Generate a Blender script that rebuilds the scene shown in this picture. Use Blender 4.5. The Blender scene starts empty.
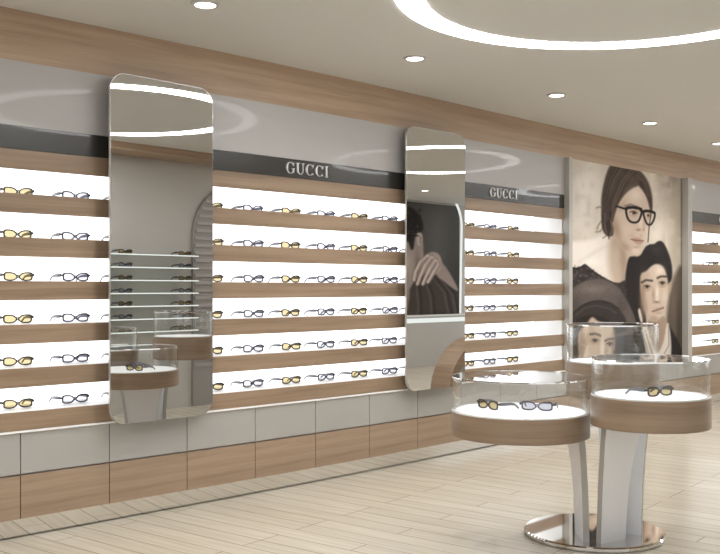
import bpy, bmesh, math, random
import numpy as np
from mathutils import Vector, Matrix

random.seed(4)
SC = bpy.context.scene
COL = SC.collection
PI = math.pi
DC = 5.5          # camera distance from the display wall (wall face at y = 0, room towards -y)
HC = 1.5          # camera height
CEIL = 3.163

# ------------------------------------------------------------------ materials
def lin(c):
    return tuple(((v / 255) / 12.92 if v / 255 <= 0.04045 else ((v / 255 + 0.055) / 1.055) ** 2.4) for v in c)

def nmat(name):
    m = bpy.data.materials.new(name); m.use_nodes = True
    nt = m.node_tree
    return m, nt, nt.nodes['Principled BSDF']

def flat(name, rgb, rough=0.5, metal=0.0, coat=0.0, noise=0.03):
    """plain finish with a faint procedural mottling"""
    m, nt, b = nmat(name)
    tc = nt.nodes.new('ShaderNodeTexCoord'); n = nt.nodes.new('ShaderNodeTexNoise')
    n.inputs['Scale'].default_value = 3.0
    nt.links.new(tc.outputs['Object'], n.inputs['Vector'])
    r = nt.nodes.new('ShaderNodeValToRGB')
    r.color_ramp.elements[0].color = (*[v * (1 - noise) for v in rgb], 1)
    r.color_ramp.elements[1].color = (*[min(1, v * (1 + noise)) for v in rgb], 1)
    nt.links.new(n.outputs['Fac'], r.inputs['Fac'])
    nt.links.new(r.outputs['Color'], b.inputs['Base Color'])
    b.inputs['Roughness'].default_value = rough
    b.inputs['Metallic'].default_value = metal
    b.inputs['Coat Weight'].default_value = coat
    b.inputs['Coat Roughness'].default_value = 0.03
    return m

def emit(name, rgb, s):
    m = bpy.data.materials.new(name); m.use_nodes = True
    nt = m.node_tree; nt.nodes.clear()
    e = nt.nodes.new('ShaderNodeEmission'); o = nt.nodes.new('ShaderNodeOutputMaterial')
    e.inputs['Color'].default_value = (*rgb, 1); e.inputs['Strength'].default_value = s
    nt.links.new(e.outputs[0], o.inputs['Surface'])
    return m

def wood(name, dark, light, rough=0.38, xs=0.55, zs=15.0):
    m, nt, b = nmat(name)
    tc = nt.nodes.new('ShaderNodeTexCoord'); mp = nt.nodes.new('ShaderNodeMapping')
    mp.inputs['Scale'].default_value = (xs, xs, zs)
    n = nt.nodes.new('ShaderNodeTexNoise'); n.inputs['Scale'].default_value = 1.3
    n.inputs['Detail'].default_value = 6; n.inputs['Roughness'].default_value = 0.6
    n.inputs['Distortion'].default_value = 0.35
    mp2 = nt.nodes.new('ShaderNodeMapping'); mp2.inputs['Scale'].default_value = (xs * 3, xs * 3, zs * 9)
    n2 = nt.nodes.new('ShaderNodeTexNoise'); n2.inputs['Scale'].default_value = 1.6; n2.inputs['Detail'].default_value = 3
    mx = nt.nodes.new('ShaderNodeMath'); mx.operation = 'MULTIPLY_ADD'
    mx.inputs[1].default_value = 0.25
    r = nt.nodes.new('ShaderNodeValToRGB')
    r.color_ramp.elements[0].position = 0.42; r.color_ramp.elements[0].color = (*dark, 1)
    r.color_ramp.elements[1].position = 0.82; r.color_ramp.elements[1].color = (*light, 1)
    nt.links.new(tc.outputs['Object'], mp.inputs['Vector']); nt.links.new(mp.outputs[0], n.inputs['Vector'])
    nt.links.new(tc.outputs['Object'], mp2.inputs['Vector']); nt.links.new(mp2.outputs[0], n2.inputs['Vector'])
    nt.links.new(n2.outputs['Fac'], mx.inputs[0]); nt.links.new(n.outputs['Fac'], mx.inputs[2])
    nt.links.new(mx.outputs[0], r.inputs['Fac']); nt.links.new(r.outputs['Color'], b.inputs['Base Color'])
    b.inputs['Roughness'].default_value = rough
    return m

def planks(name):
    m, nt, b = nmat(name)
    tc = nt.nodes.new('ShaderNodeTexCoord'); mp = nt.nodes.new('ShaderNodeMapping')
    mp.inputs['Rotation'].default_value = (0, 0, math.radians(-97))
    br = nt.nodes.new('ShaderNodeTexBrick')
    br.inputs['Scale'].default_value = 1.0
    br.inputs['Brick Width'].default_value = 1.5; br.inputs['Row Height'].default_value = 0.155
    br.inputs['Mortar Size'].default_value = 0.0035; br.inputs['Mortar Smooth'].default_value = 0.2
    br.inputs['Bias'].default_value = 0.0; br.offset = 0.37; br.offset_frequency = 3
    br.inputs['Color1'].default_value = (*FLOOR1, 1); br.inputs['Color2'].default_value = (*FLOOR2, 1)
    br.inputs['Mortar'].default_value = (*FLOORM, 1)
    mp2 = nt.nodes.new('ShaderNodeMapping'); mp2.inputs['Scale'].default_value = (1.2, 22, 1)
    n = nt.nodes.new('ShaderNodeTexNoise'); n.inputs['Scale'].default_value = 1.5; n.inputs['Detail'].default_value = 5
    r = nt.nodes.new('ShaderNodeValToRGB')
    r.color_ramp.elements[0].position = 0.3; r.color_ramp.elements[0].color = (0.84, 0.83, 0.81, 1)
    r.color_ramp.elements[1].position = 0.7; r.color_ramp.elements[1].color = (1, 1, 1, 1)
    mix = nt.nodes.new('ShaderNodeMix'); mix.data_type = 'RGBA'; mix.blend_type = 'MULTIPLY'
    mix.inputs['Factor'].default_value = 1.0
    L = nt.links.new
    L(tc.outputs['Object'], mp.inputs['Vector']); L(mp.outputs[0], br.inputs['Vector'])
    L(mp.outputs[0], mp2.inputs['Vector']); L(mp2.outputs[0], n.inputs['Vector']); L(n.outputs['Fac'], r.inputs['Fac'])
    L(br.outputs['Color'], mix.inputs['A']); L(r.outputs['Color'], mix.inputs['B'])
    L(mix.outputs['Result'], b.inputs['Base Color'])
    b.inputs['Roughness'].default_value = 0.22
    return m

def clear_glass(name, tint=(0.96, 0.98, 0.97), ior=1.45, boost=1.0):
    """thin sheet glass: tinted transmission with a Fresnel reflection"""
    m = bpy.data.materials.new(name); m.use_nodes = True
    nt = m.node_tree; nt.nodes.clear()
    t = nt.nodes.new('ShaderNodeBsdfTransparent'); t.inputs['Color'].default_value = (*tint, 1)
    g = nt.nodes.new('ShaderNodeBsdfGlossy'); g.inputs['Roughness'].default_value = 0.0
    g.inputs['Color'].default_value = (0.95, 0.95, 0.95, 1)
    r0 = ((ior - 1) / (ior + 1)) ** 2
    lw = nt.nodes.new('ShaderNodeLayerWeight'); lw.inputs['Blend'].default_value = .5      # Schlick reflectance, same from both sides
    pw = nt.nodes.new('ShaderNodeMath'); pw.operation = 'POWER'; pw.inputs[1].default_value = 5
    f = nt.nodes.new('ShaderNodeMath'); f.operation = 'MULTIPLY_ADD'; f.inputs[1].default_value = 1 - r0; f.inputs[2].default_value = r0
    nt.links.new(lw.outputs['Facing'], pw.inputs[0]); nt.links.new(pw.outputs[0], f.inputs[0])
    mx = nt.nodes.new('ShaderNodeMixShader'); o = nt.nodes.new('ShaderNodeOutputMaterial')
    nt.links.new(f.outputs[0], mx.inputs[0]); nt.links.new(t.outputs[0], mx.inputs[1])
    nt.links.new(g.outputs[0], mx.inputs[2]); nt.links.new(mx.outputs[0], o.inputs['Surface'])
    return m

def printed(name, rough=0.7):
    m, nt, b = nmat(name)
    a = nt.nodes.new('ShaderNodeAttribute'); a.attribute_name = 'print'
    nt.links.new(a.outputs['Color'], b.inputs['Base Color'])
    b.inputs['Roughness'].default_value = rough
    b.inputs['Specular IOR Level'].default_value = .15
    return m

FLOOR1, FLOOR2, FLOORM = (0.63, 0.575, 0.475), (0.575, 0.52, 0.42), (0.28, 0.235, 0.175)
M = {}
M['ceiling'] = flat('ceiling_paint', (0.68, 0.67, 0.645), 0.9, noise=0.01)
M['wall'] = flat('wall_paint', (0.50, 0.48, 0.45), 0.7, noise=0.02)
M['panel'] = flat('grey_gloss_laminate', (0.42, 0.402, 0.392), 0.4, coat=0.1, noise=0.01)
M['unit_grey'] = flat('grey_cabinet_laminate', (0.375, 0.36, 0.34), 0.35, coat=0.5, noise=0.02)
M['soffit'] = wood('oak_soffit', (0.32, 0.215, 0.143), (0.47, 0.34, 0.235))
M['oak'] = wood('oak_veneer', (0.218, 0.145, 0.092), (0.35, 0.25, 0.168))
M['oak_drawer'] = wood('oak_drawer_veneer', (0.245, 0.166, 0.11), (0.39, 0.284, 0.2))
M['oak_drum'] = wood('oak_drum_veneer', (0.19, 0.128, 0.083), (0.31, 0.222, 0.15), 0.3)
M['floor'] = planks('pale_plank_floor')
M['band'] = flat('black_gloss_band', (0.034, 0.032, 0.028), 0.25, coat=0.2)
M['white'] = flat('white_acrylic', (0.86, 0.86, 0.86), 0.4, noise=0.01)
M['light_panel'] = emit('backlit_panel', (0.99, 0.995, 1.0), 2.15)
M['ring'] = emit('ring_lamp', (0.985, 0.99, 1.0), 22.0)
M['lamp'] = emit('downlight_lens', (1.0, 0.97, 0.92), 10.0)
M['lit_top'] = emit('lit_tray_top', (1.0, 0.995, 0.98), 1.25)
M['edge_light'] = emit('lit_shelf_edge', (0.95, 1.0, 0.97), 1.3)
M['mirror'] = flat('mirror_silver', (0.675, 0.67, 0.655), 0.0, 1.0, noise=0.0)
M['mirror_edge'] = flat('polished_mirror_edge', (0.55, 0.53, 0.50), 0.2, 0.6)
M['mirror_back'] = flat('dark_mirror_backing', (0.02, 0.018, 0.016), 0.5)
M['kick'] = flat('polished_steel_kick', (0.80, 0.785, 0.76), 0.06, 1.0, noise=0.02)
M['chrome'] = flat('chrome', (0.80, 0.79, 0.77), 0.03, 1.0, noise=0.01)
M['leg'] = flat('satin_white_steel', (0.90, 0.91, 0.94), 0.4, 0.0, noise=0.02)
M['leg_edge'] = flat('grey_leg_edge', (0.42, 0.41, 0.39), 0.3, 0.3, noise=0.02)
M['rim'] = flat('pale_tray_rim', (0.75, 0.75, 0.74), 0.25, 0.2, noise=0.01)
M['glass'] = clear_glass('case_glass', (0.985, 0.99, 0.985), 1.4)
M['shelf_glass'] = clear_glass('shelf_glass', (0.85, 0.88, 0.86), 1.5)
M['lens_clear'] = clear_glass('pale_lilac_lens', (0.76, 0.76, 0.81), 1.35)
M['lens_amber'] = clear_glass('amber_lens', (0.73, 0.66, 0.50), 1.35)
M['frame'] = flat('gunmetal_frame', (0.075, 0.075, 0.095), 0.3, 0.3)
M['frame_amber'] = flat('bronze_black_frame', (0.07, 0.06, 0.05), 0.3, 0.3)
M['temple'] = flat('grey_temple', (0.17, 0.17, 0.19), 0.35, 0.2)
M['letters'] = flat('silver_letters', (0.80, 0.79, 0.77), 0.3, 0.3)
M['trim_grey'] = flat('grey_trim_paint', (0.45, 0.43, 0.40), 0.45)
M['print'] = printed('poster_print')
M['dark_wall'] = flat('charcoal_rib', (0.30, 0.285, 0.27), 0.5)
M['slat'] = flat('grey_slat', (0.38, 0.36, 0.34), 0.5)
M['lamp_trim'] = flat('white_lamp_trim', (0.6, 0.58, 0.55), 0.4)

# ------------------------------------------------------------------ helpers
def box(bm, x0, x1, y0, y1, z0, z1, bevel=0.0):
    vs = [bm.verts.new((x, y, z)) for x in (x0, x1) for y in (y0, y1) for z in (z0, z1)]
    f = [(0, 1, 3, 2), (4, 6, 7, 5), (0, 4, 5, 1), (2, 3, 7, 6), (0, 2, 6, 4), (1, 5, 7, 3)]
    fs = [bm.faces.new([vs[i] for i in q]) for q in f]
    if bevel:
        es = list({e for q in fs for e in q.edges})
        bmesh.ops.bevel(bm, geom=es, offset=bevel, segments=2, affect='EDGES', profile=0.5)

def prism(bm, pts, ext, axis='y', a=0.0):
    """closed outline pts (u, v) swept from a to a + ext; axis y: (u, y, v), axis z: (u, v, z)"""
    def P(u, v, w):
        return (u, w, v) if axis == 'y' else (u, v, w)
    A = [bm.verts.new(P(u, v, a)) for u, v in pts]; Bv = [bm.verts.new(P(u, v, a + ext)) for u, v in pts]
    bm.faces.new(A); bm.faces.new(Bv[::-1])
    n = len(pts)
    for i in range(n):
        bm.faces.new((A[i], Bv[i], Bv[(i + 1) % n], A[(i + 1) % n]))

def ringprism(bm, outer, inner, ext, axis='y', a=0.0):
    def P(p, w):
        return (p[0], w, p[1]) if axis == 'y' else (p[0], p[1], w)
    n = len(outer)
    o0 = [bm.verts.new(P(p, a)) for p in outer]; o1 = [bm.verts.new(P(p, a + ext)) for p in outer]
    i0 = [bm.verts.new(P(p, a)) for p in inner]; i1 = [bm.verts.new(P(p, a + ext)) for p in inner]
    for k in range(n):
        j = (k + 1) % n
        bm.faces.new((o0[k], o0[j], i0[j], i0[k])); bm.faces.new((o1[k], i1[k], i1[j], o1[j]))
        bm.faces.new((o0[k], o1[k], o1[j], o0[j])); bm.faces.new((i0[k], i0[j], i1[j], i1[k]))

def lathe(bm, prof, seg=96, cx=0, cy=0, closed=False):
    rows = []
    for r, z in prof:
        rows.append([bm.verts.new((cx + r * math.cos(2 * PI * k / seg), cy + r * math.sin(2 * PI * k / seg), z)) for k in range(seg)]
                    if r > 1e-6 else [bm.verts.new((cx, cy, z))])
    pairs = list(zip(rows, rows[1:])) + ([(rows[-1], rows[0])] if closed else [])
    for A, Bv in pairs:
        for k in range(seg):
            j = (k + 1) % seg
            q = [A[k % len(A)], A[j % len(A)], Bv[j % len(Bv)], Bv[k % len(Bv)]]
            u = []
            for v in q:
                if v not in u: u.append(v)
            if len(u) > 2: bm.faces.new(u)

def tube(bm, pts, r, seg=8, flat_z=1.0):
    pts = [Vector(p) for p in pts]; rows = []
    for i, p in enumerate(pts):
        d = (pts[min(i + 1, len(pts) - 1)] - pts[max(i - 1, 0)]).normalized()
        up = Vector((0, 0, 1)) if abs(d.z) < 0.95 else Vector((0, 1, 0))
        a = d.cross(up).normalized(); b = a.cross(d).normalized()
        rr = r[i] if isinstance(r, (list, tuple)) else r
        rows.append([bm.verts.new(p + a * rr * math.cos(2 * PI * k / seg) + b * rr * flat_z * math.sin(2 * PI * k / seg)) for k in range(seg)])
    for A, Bv in zip(rows, rows[1:]):
        for k in range(seg):
            bm.faces.new((A[k], A[(k + 1) % seg], Bv[(k + 1) % seg], Bv[k]))
    bm.faces.new(rows[0][::-1]); bm.faces.new(rows[-1])

def obj(name, bm, mat, parent=None, smooth=False, world=True):
    """one mesh object; world=True means the verts are in world space and are moved to the parent's frame"""
    bmesh.ops.recalc_face_normals(bm, faces=bm.faces)
    if world:
        if parent is not None:
            p = parent; off = Vector((0, 0, 0))
            while p is not None:
                off += p.location; p = p.parent
            loc = Vector((0, 0, 0))
        else:
            xs = [v.co for v in bm.verts]
            lo = [min(c[i] for c in xs) for i in range(3)]; hi = [max(c[i] for c in xs) for i in range(3)]
            off = loc = Vector(((lo[0] + hi[0]) / 2, (lo[1] + hi[1]) / 2, lo[2]))
        for v in bm.verts: v.co -= off
    else:
        loc = Vector((0, 0, 0))
    me = bpy.data.meshes.new(name); bm.to_mesh(me); bm.free()
    if smooth:
        me.polygons.foreach_set('use_smooth', [True] * len(me.polygons))
        try: me.set_sharp_from_angle(angle=math.radians(35))
        except Exception: pass
    if mat is not None: me.materials.append(mat)
    o = bpy.data.objects.new(name, me); COL.objects.link(o); o.location = loc
    if parent is not None: o.parent = parent
    return o

def tag(o, label, cat, group=None):
    o['label'] = label; o['category'] = cat
    if group: o['group'] = group
    return o

def thing(name, label, cat, loc=(0, 0, 0), rz=0.0, group=None):
    o = bpy.data.objects.new(name, None); COL.objects.link(o)
    o.empty_display_size = 0.1
    o.location = loc; o.rotation_euler = (0, 0, rz)
    return tag(o, label, cat, group)

def struct(name, bm, mat, smooth=False):
    o = obj(name, bm, mat, None, smooth); o['kind'] = 'structure'; return o

def copy_tree(o, parent=None):
    c = o.copy(); COL.objects.link(c)
    if parent is not None: c.parent = parent
    for ch in list(o.children): copy_tree(ch, c)
    return c

NB = bmesh.new
def bend(x):
    """how far the gently bowed display wall swells into the shop at x"""
    return .085 * math.exp(-((x - 5.0) / 2.7) ** 2)
MROT = {'left': 1.15, 'right': .5}      # slight turn of each flat mirror on the bowed wall, degrees
def slip(x):
    return .18 * x * bend(x)
def bend_wall():
    bpy.context.view_layer.update()
    for o in list(SC.objects):
        r = o
        while r.parent is not None: r = r.parent
        wall = r.name.split('.')[0] in BOWED
        if not wall: continue
        if o.type == 'EMPTY' or r.name.startswith('eyeglasses'):
            if o is r and o.matrix_world.translation.y > -.5:
                if r.name.startswith('eyeglasses'): o.location.x, o.location.y = o.location.x - slip(o.location.x), o.location.y - bend(o.location.x)
            continue
        if r.name.startswith('wall_mirror'):                       # the mirrors are flat: only set them onto the bowed wall
            if o.name.startswith('glass'): r.location.x, r.location.y = r.location.x - slip(r.location.x), r.location.y - bend(r.location.x); r.rotation_euler.z = math.radians(MROT['left' if r.location.x < 5 else 'right'])
            continue
        mw = o.matrix_world.copy(); bm = bmesh.new(); bm.from_mesh(o.data)
        xs = [(mw @ v.co).x for v in bm.verts]; lo, hi = min(xs), max(xs)
        step = .2
        if hi - lo > step * 1.5:
            x = max(lo, -1.0) + step
            while x < min(hi, 11.0) - .02:
                co = mw.inverted() @ Vector((x, 0, 0))
                bmesh.ops.bisect_plane(bm, geom=bm.verts[:] + bm.edges[:] + bm.faces[:], plane_co=co, plane_no=(1, 0, 0))
                x += step
        for v in bm.verts:
            q = bend((mw @ v.co).x); v.co.x -= slip((mw @ v.co).x); v.co.y -= q
        bm.normal_update()
        for f in bm.faces: f.smooth = True
        bm.to_mesh(o.data); bm.free()
        try: o.data.set_sharp_from_angle(angle=math.radians(12))
        except Exception: pass
BOWED = {'trim_1', 'trim_3', 'trim_4', 'wall_header_left', 'wall_header_right', 'wall_pier', 'wall_poster_backing', 'baseboard_back',
         'eyewear_display_bay', 'sign_band', 'base_cabinet', 'ledge', 'wall_mirror', 'eyeglasses', 'wall_poster'}
ORD = ['first', 'second', 'third', 'fourth', 'fifth', 'sixth', 'seventh', 'eighth', 'ninth', 'tenth', 'eleventh', 'twelfth',
       'thirteenth', 'fourteenth', 'fifteenth', 'sixteenth', 'seventeenth', 'eighteenth', 'nineteenth', 'twentieth']

# ------------------------------------------------------------------ the room shell
X0, X1 = -3.0, 15.2
OPP, OPP2 = -4.75, -6.7       # the opposite wall, and its recessed stretch
def slab(name, *b, mat='wall'):
    bm = NB(); box(bm, *b); return struct(name, bm, M[mat])
slab('floor', X0 - .2, X1 + .2, -8.2, .6, -.1, 0, mat='floor')
slab('ceiling', X0 - .2, X1 + .2, -8.2, .6, CEIL, CEIL + .1, mat='ceiling')
slab('wall_back', X0, X1, .42, .52, 0, CEIL)
slab('wall_left', X0 - .1, X0, -2.5, .52, 0, CEIL)
slab('wall_left_sill', X0 - .1, X0, -8, -2.5, 0, .25)  # low sill under an unseen opening, added so daylight brightens the room
slab('wall_right', X1, X1 + .1, -3.3, .52, 0, CEIL)
slab('wall_right_sill', X1, X1 + .1, -8, -3.3, 0, .25)             # unglazed opening added to brighten the right end with daylight, out of frame
# unglazed openings added behind the camera to let in daylight: sill and mullions
slab('wall_front', X0, 5.0, -8.1, -8, 0, .25)
for i, x in enumerate((-3, -1, 1, 3, 4.94)):
    slab('added_mullion_1' if i == 0 else f'trim_{i + 4}', x, x + .06, -8.08, -8.02, .25, CEIL, mat='trim_grey')
slab('wall_opposite', 5.0, 9.3, OPP - .1, OPP, 0, CEIL)
slab('wall_opposite_recess', 9.3, X1, OPP2 - .1, OPP2, 0, CEIL)
slab('wall_return', 4.9, 5.0, -8.1, OPP, 0, CEIL)
slab('wall_recess_return', 9.2, 9.3, OPP2 - .1, OPP - .1, 0, CEIL)
# oak soffit running under the ceiling over the display wall, grey header panels below it
slab('trim_1', X0, X1, 0, .42, 2.858, CEIL, mat='soffit')
slab('trim_2', 5.0, 9.3, OPP, OPP + .45, 3.08, CEIL, mat='soffit')
slab('wall_header_left', .75, 8.516, 0, .42, 2.471, 2.858, mat='panel')
slab('wall_header_right', 11.25, X1, 0, .42, 2.471, 2.858, mat='panel')
slab('wall_pier', X0, .75, 0, .42, .645, 2.858, mat='panel')
slab('wall_poster_backing', 8.516, 11.25, .012, .42, .645, 2.858, mat='trim_grey')
# narrow upright trims framing the poster bay
slab('trim_3', 8.516, 8.575, -.06, .012, .645, 2.858, mat='trim_grey')
slab('trim_4', 11.14, 11.25, -.08, .012, .645, 2.858, mat='trim_grey')
# polished kick plate
slab('baseboard_back', X0, X1, .03, .045, .009, .1165, mat='kick')

# ------------------------------------------------------------------ backlit display bays
ROWS = [(2.066 - .2619 * k, 2.2125 - .2619 * k) for k in range(6)]     # opening bottom, top
GY = .19                                                               # glasses stand this far behind the fascia
BAYS = [('left', .75, 3.54, 'left of the first tall mirror'), ('middle', 3.54, 6.335, 'between the two tall mirrors'),
        ('right', 6.335, 8.516, 'just left of the portrait poster'),
        ('far', 11.25, 14.2, 'right of the portrait poster')]
for nm, x0, x1, where in BAYS:
    t = thing('eyewear_display_bay', f'oak shelving bay with glowing white backlit shelves, {where}', 'display shelves',
              ((x0 + x1) / 2, 0, .645), 0, 'backlit eyewear bays along the wall')
    e = .002
    tops = [2.329] + [r[0] for r in ROWS]
    bots = [r[1] for r in ROWS] + [.645]
    for zt, zb in zip(tops, bots):
        bm = NB(); box(bm, x0 + e, x1 - e, 0, .02, zb, zt, .0015); obj('shelf_fascia', bm, M['oak'], t)
    for zb, zt in ROWS:
        bm = NB(); box(bm, x0 + e, x1 - e, .02, .36, zb - .014, zb); obj('shelf_board', bm, M['white'], t)
    bm = NB(); box(bm, x0 + e, x1 - e, .361, .375, .66, 2.32); obj('light_panel', bm, M['light_panel'], t)
    for xa_, xb_, on in ((x0 + e, x0 + .02, nm in ('left', 'far')), (x1 - .02, x1 - e, nm in ('right', 'far'))):
        if on:
            bm = NB(); box(bm, xa_, xb_, .021, .36, .661, 2.32); obj('side_panel', bm, M['white'], t)
    bm = NB(); box(bm, x0 + e, x1 - e, .021, .4, 2.321, 2.329); obj('top_panel', bm, M['white'], t)
    bm = NB(); box(bm, x0 + e, x1 - e, .021, .4, .646, .66); obj('bottom_panel', bm, M['white'], t)

# ------------------------------------------------------------------ sign bands with lettering
def arc_strip(bm, cx, cz, rx, rz, a0, a1, th, y0, y1, n=28):
    """a letter bowl: th(angle) is the stroke thickness"""
    rows = []
    for k in range(n + 1):
        a = math.radians(a0 + (a1 - a0) * k / n); w = th(a)
        o = (cx + rx * math.cos(a), cz + rz * math.sin(a)); i = (cx + (rx - w) * math.cos(a), cz + (rz - w * .55) * math.sin(a))
        rows.append([bm.verts.new((p[0], y, p[1])) for p in (o, i) for y in (y0, y1)])
    for A, B_ in zip(rows, rows[1:]):
        for q in ((0, 1), (1, 3), (3, 2), (2, 0)):
            bm.faces.new((A[q[0]], A[q[1]], B_[q[1]], B_[q[0]]))
    bm.faces.new([rows[0][i] for i in (0, 2, 3, 1)]); bm.faces.new([rows[-1][i] for i in (0, 1, 3, 2)])

def letter(ch, x, z, h, y0, y1):
    bm = NB(); r = h / 2
    thk = lambda a: .05 * h + .13 * h * abs(math.cos(a)) ** 1.5
    if ch in 'CG':
        arc_strip(bm, x + r, z + r, r, r, 42, 318, thk, y0, y1)
        box(bm, x + 1.66 * r, x + 1.78 * r, y0, y1, z + 1.35 * r, z + 1.95 * r)
        if ch == 'G':
            box(bm, x + 1.56 * r, x + 1.84 * r, y0, y1, z + .22 * r, z + .92 * r)
            box(bm, x + 1.35 * r, x + 2.02 * r, y0, y1, z + .84 * r, z + .94 * r)
        else:
            box(bm, x + 1.66 * r, x + 1.76 * r, y0, y1, z + .16 * r, z + .42 * r)
        return bm, 1.0 * h
    if ch == 'U':
        box(bm, x + .1 * h, x + .25 * h, y0, y1, z + .38 * h, z + h)
        box(bm, x + .78 * h, x + .85 * h, y0, y1, z + .38 * h, z + h)
        box(bm, x, x + .36 * h, y0, y1, z + .95 * h, z + h); box(bm, x + .66 * h, x + .97 * h, y0, y1, z + .95 * h, z + h)
        arc_strip(bm, x + .475 * h, z + .38 * h, .375 * h, .38 * h, 180, 360,
                  lambda a: .07 * h + .08 * h * max(0, -math.cos(a)), y0, y1)
        return bm, .97 * h
    box(bm, x + .1 * h, x + .25 * h, y0, y1, z, z + h)
    box(bm, x, x + .35 * h, y0, y1, z + .95 * h, z + h); box(bm, x, x + .35 * h, y0, y1, z, z + .05 * h)
    return bm, .36 * h

for (nm, x0, x1, where), tx in zip(BAYS, (None, 4.70, 7.235, 12.19)):
    bm = NB(); box(bm, x0 + .002, x1 - .002, 0, .4, 2.331, 2.469)
    lab = {'left': 'glossy black band without lettering above the leftmost shelves',
           'middle': 'glossy black band with silver capitals between the two tall mirrors',
           'right': 'glossy black band with small silver capitals beside the portrait poster',
           'far': 'short length of glossy black band right of the portrait poster'}[nm]
    s = tag(obj('sign_band', bm, M['band']), lab, 'sign', 'black sign bands above the shelves')
    if tx:
        x = tx; h = .085
        for ch in 'GUCCI':
            bm, w = letter(ch, x, 2.36, h, -.012, .0005)
            obj('letter', bm, M['letters'], s); x += w + .016

# ------------------------------------------------------------------ base cabinets, ledge
n = 0
for k in range(-5, 21):
    a = 2.604 + .601 * (k - 1); b = a + .601
    if b < 2.3 or a > 12.4: continue
    t = thing('base_cabinet', f'low base cabinet, grey door over oak drawer, {ORD[n]} from the left along the wall', 'cabinet',
              ((a + b) / 2, .2, .1165), 0, 'base cabinets below the shelves')
    n += 1
    bm = NB(); box(bm, a + .001, b - .001, .022, .42, .1165, .63); obj('body', bm, M['unit_grey'], t)
    bm = NB(); box(bm, a + .003, b - .003, 0, .02, .386, .63, .001); obj('door', bm, M['unit_grey'], t)
    bm = NB(); box(bm, a + .003, b - .003, 0, .02, .1165, .376, .001); obj('drawer', bm, M['oak_drawer'], t)
bm = NB(); box(bm, X0, 14.2, -.012, .42, .632, .644, .002)
tag(obj('ledge', bm, M['white']), 'thin pale ledge running along the tops of the base cabinets', 'ledge')

# ------------------------------------------------------------------ tall mirrors
def rrect(x0, x1, z0, z1, r, n=10):
    pts = []
    for cx, cz, a in ((x1 - r, z1 - r, 0), (x0 + r, z1 - r, 90), (x0 + r, z0 + r, 180), (x1 - r, z0 + r, 270)):
        for k in range(n + 1):
            q = math.radians(a + 90 * k / n); pts.append((cx + r * math.cos(q), cz + r * math.sin(q)))
    return pts
MY = -.112; MZ0, MZ1 = .632, 2.862
for cx, lab in ((3.537, 'tall round-cornered wall mirror on the left, reflecting the oak display stand'),
                (6.335, 'tall round-cornered wall mirror reflecting a dark portrait, between middle and right shelves')):
    t = thing('wall_mirror', lab, 'mirror', (cx, MY, MZ0), 0, 'tall wall mirrors')
    x0, x1 = cx - .395, cx + (.408 if cx < 5 else .392)
    bm = NB(); prism(bm, rrect(x0, x1, MZ0, MZ1, .112), .015, 'y', MY + .003); obj('frame', bm, M['mirror_edge'], t)
    bm = NB(); prism(bm, rrect(x0 + .004, x1 - .004, MZ0 + .004, MZ1 - .004, .109), .0028, 'y', MY); obj('glass', bm, M['mirror'], t)
    bm = NB(); prism(bm, rrect(x0 + .12, x1 - .12, MZ0 + .12, MZ1 - .12, .08), -MY - .02, 'y', MY + .0185); obj('backing', bm, M['mirror_back'], t)

# ------------------------------------------------------------------ ceiling lamps
def circ(r, n=96, cx=0, cy=0): return [(cx + r * math.cos(2 * PI * k / n), cy + r * math.sin(2 * PI * k / n)) for k in range(n)]
for cx, lab in ((4.8, 'large glowing ring lamp in the ceiling above the display stand'),
                (9.6, 'glowing ceiling ring lamp reflected in the black bands, further along the shop'),
                (14.4, 'unseen ceiling ring lamp added to brighten the far right end'),  # extra ring out of view, added to light the right end
                (0.0, 'glowing ceiling ring lamp reflected nearest the camera, left end of the shop')):
    bm = NB(); ringprism(bm, circ(1.342, 96, cx, -2.86), circ(1.178, 96, cx, -2.86), .004, 'z', CEIL - .005)
    tag(obj('ring_lamp', bm, M['ring']), lab, 'ceiling light', 'ring lamps in the ceiling')
DL = [(3.29, -.93, 'round recessed downlight nearest the left tall mirror'),
      (5.13, -.93, 'round recessed downlight left below the big ceiling ring'),
      (6.97, -.92, 'round recessed downlight, third from the left along the oak soffit'),
      (8.81, -.81, 'round recessed downlight in front of the portrait poster'),
      (10.61, -.70, 'round recessed downlight at the right edge of the view')]
DL += [(12.3, -5.4, 'small round downlight seen reflected at the top of the second mirror')]
for x, y, lab in DL:
    t = thing('downlight', lab, 'ceiling light', (x, y, CEIL - .012), 0, 'recessed downlights')
    bm = NB(); ringprism(bm, circ(.082, 32, x, y), circ(.062, 32, x, y), .011, 'z', CEIL - .0115); obj('trim_ring', bm, M['lamp_trim'], t)
    bm = NB(); prism(bm, circ(.061, 32, x, y), .004, 'z', CEIL - .006); obj('lens', bm, M['lamp'], t)
SPOTS = [(x, y) for x, y, _ in DL] + [(1.45, -.93), (12.45, -.8), (14.2, -.8), (9.8, -4.4), (12, -3.6), (14, -4)]  # fixture beams, then unseen extras without fixtures, mostly added to brighten the right
for x, y in SPOTS:
    ld = bpy.data.lights.new('downlight_and_fill_beam', 'SPOT'); ld.energy = 80; ld.spot_size = math.radians(95); ld.spot_blend = .8
    ld.shadow_soft_size = .06; ld.color = (1, .98, .95)
    lo = bpy.data.objects.new('downlight_and_fill_beam', ld); COL.objects.link(lo); lo.location = (x, y, CEIL - .03)

# ------------------------------------------------------------------ eyeglasses
def lens_outline(cx, cz, w, h, n=32, p=4.0, s=1):
    pts = []
    for k in range(n):
        a = 2 * PI * k / n; c, q = math.cos(a), math.sin(a)
        u = math.copysign(abs(c) ** (2 / p), c) * w / 2; v = math.copysign(abs(q) ** (2 / p), q) * h / 2
        v *= 1 - .72 * max(0, -s * u / (w / 2)) ** 2.2        # tapering towards the bridge
        pts.append((cx + u, cz + v + .04 * s * u))
    return pts

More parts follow.
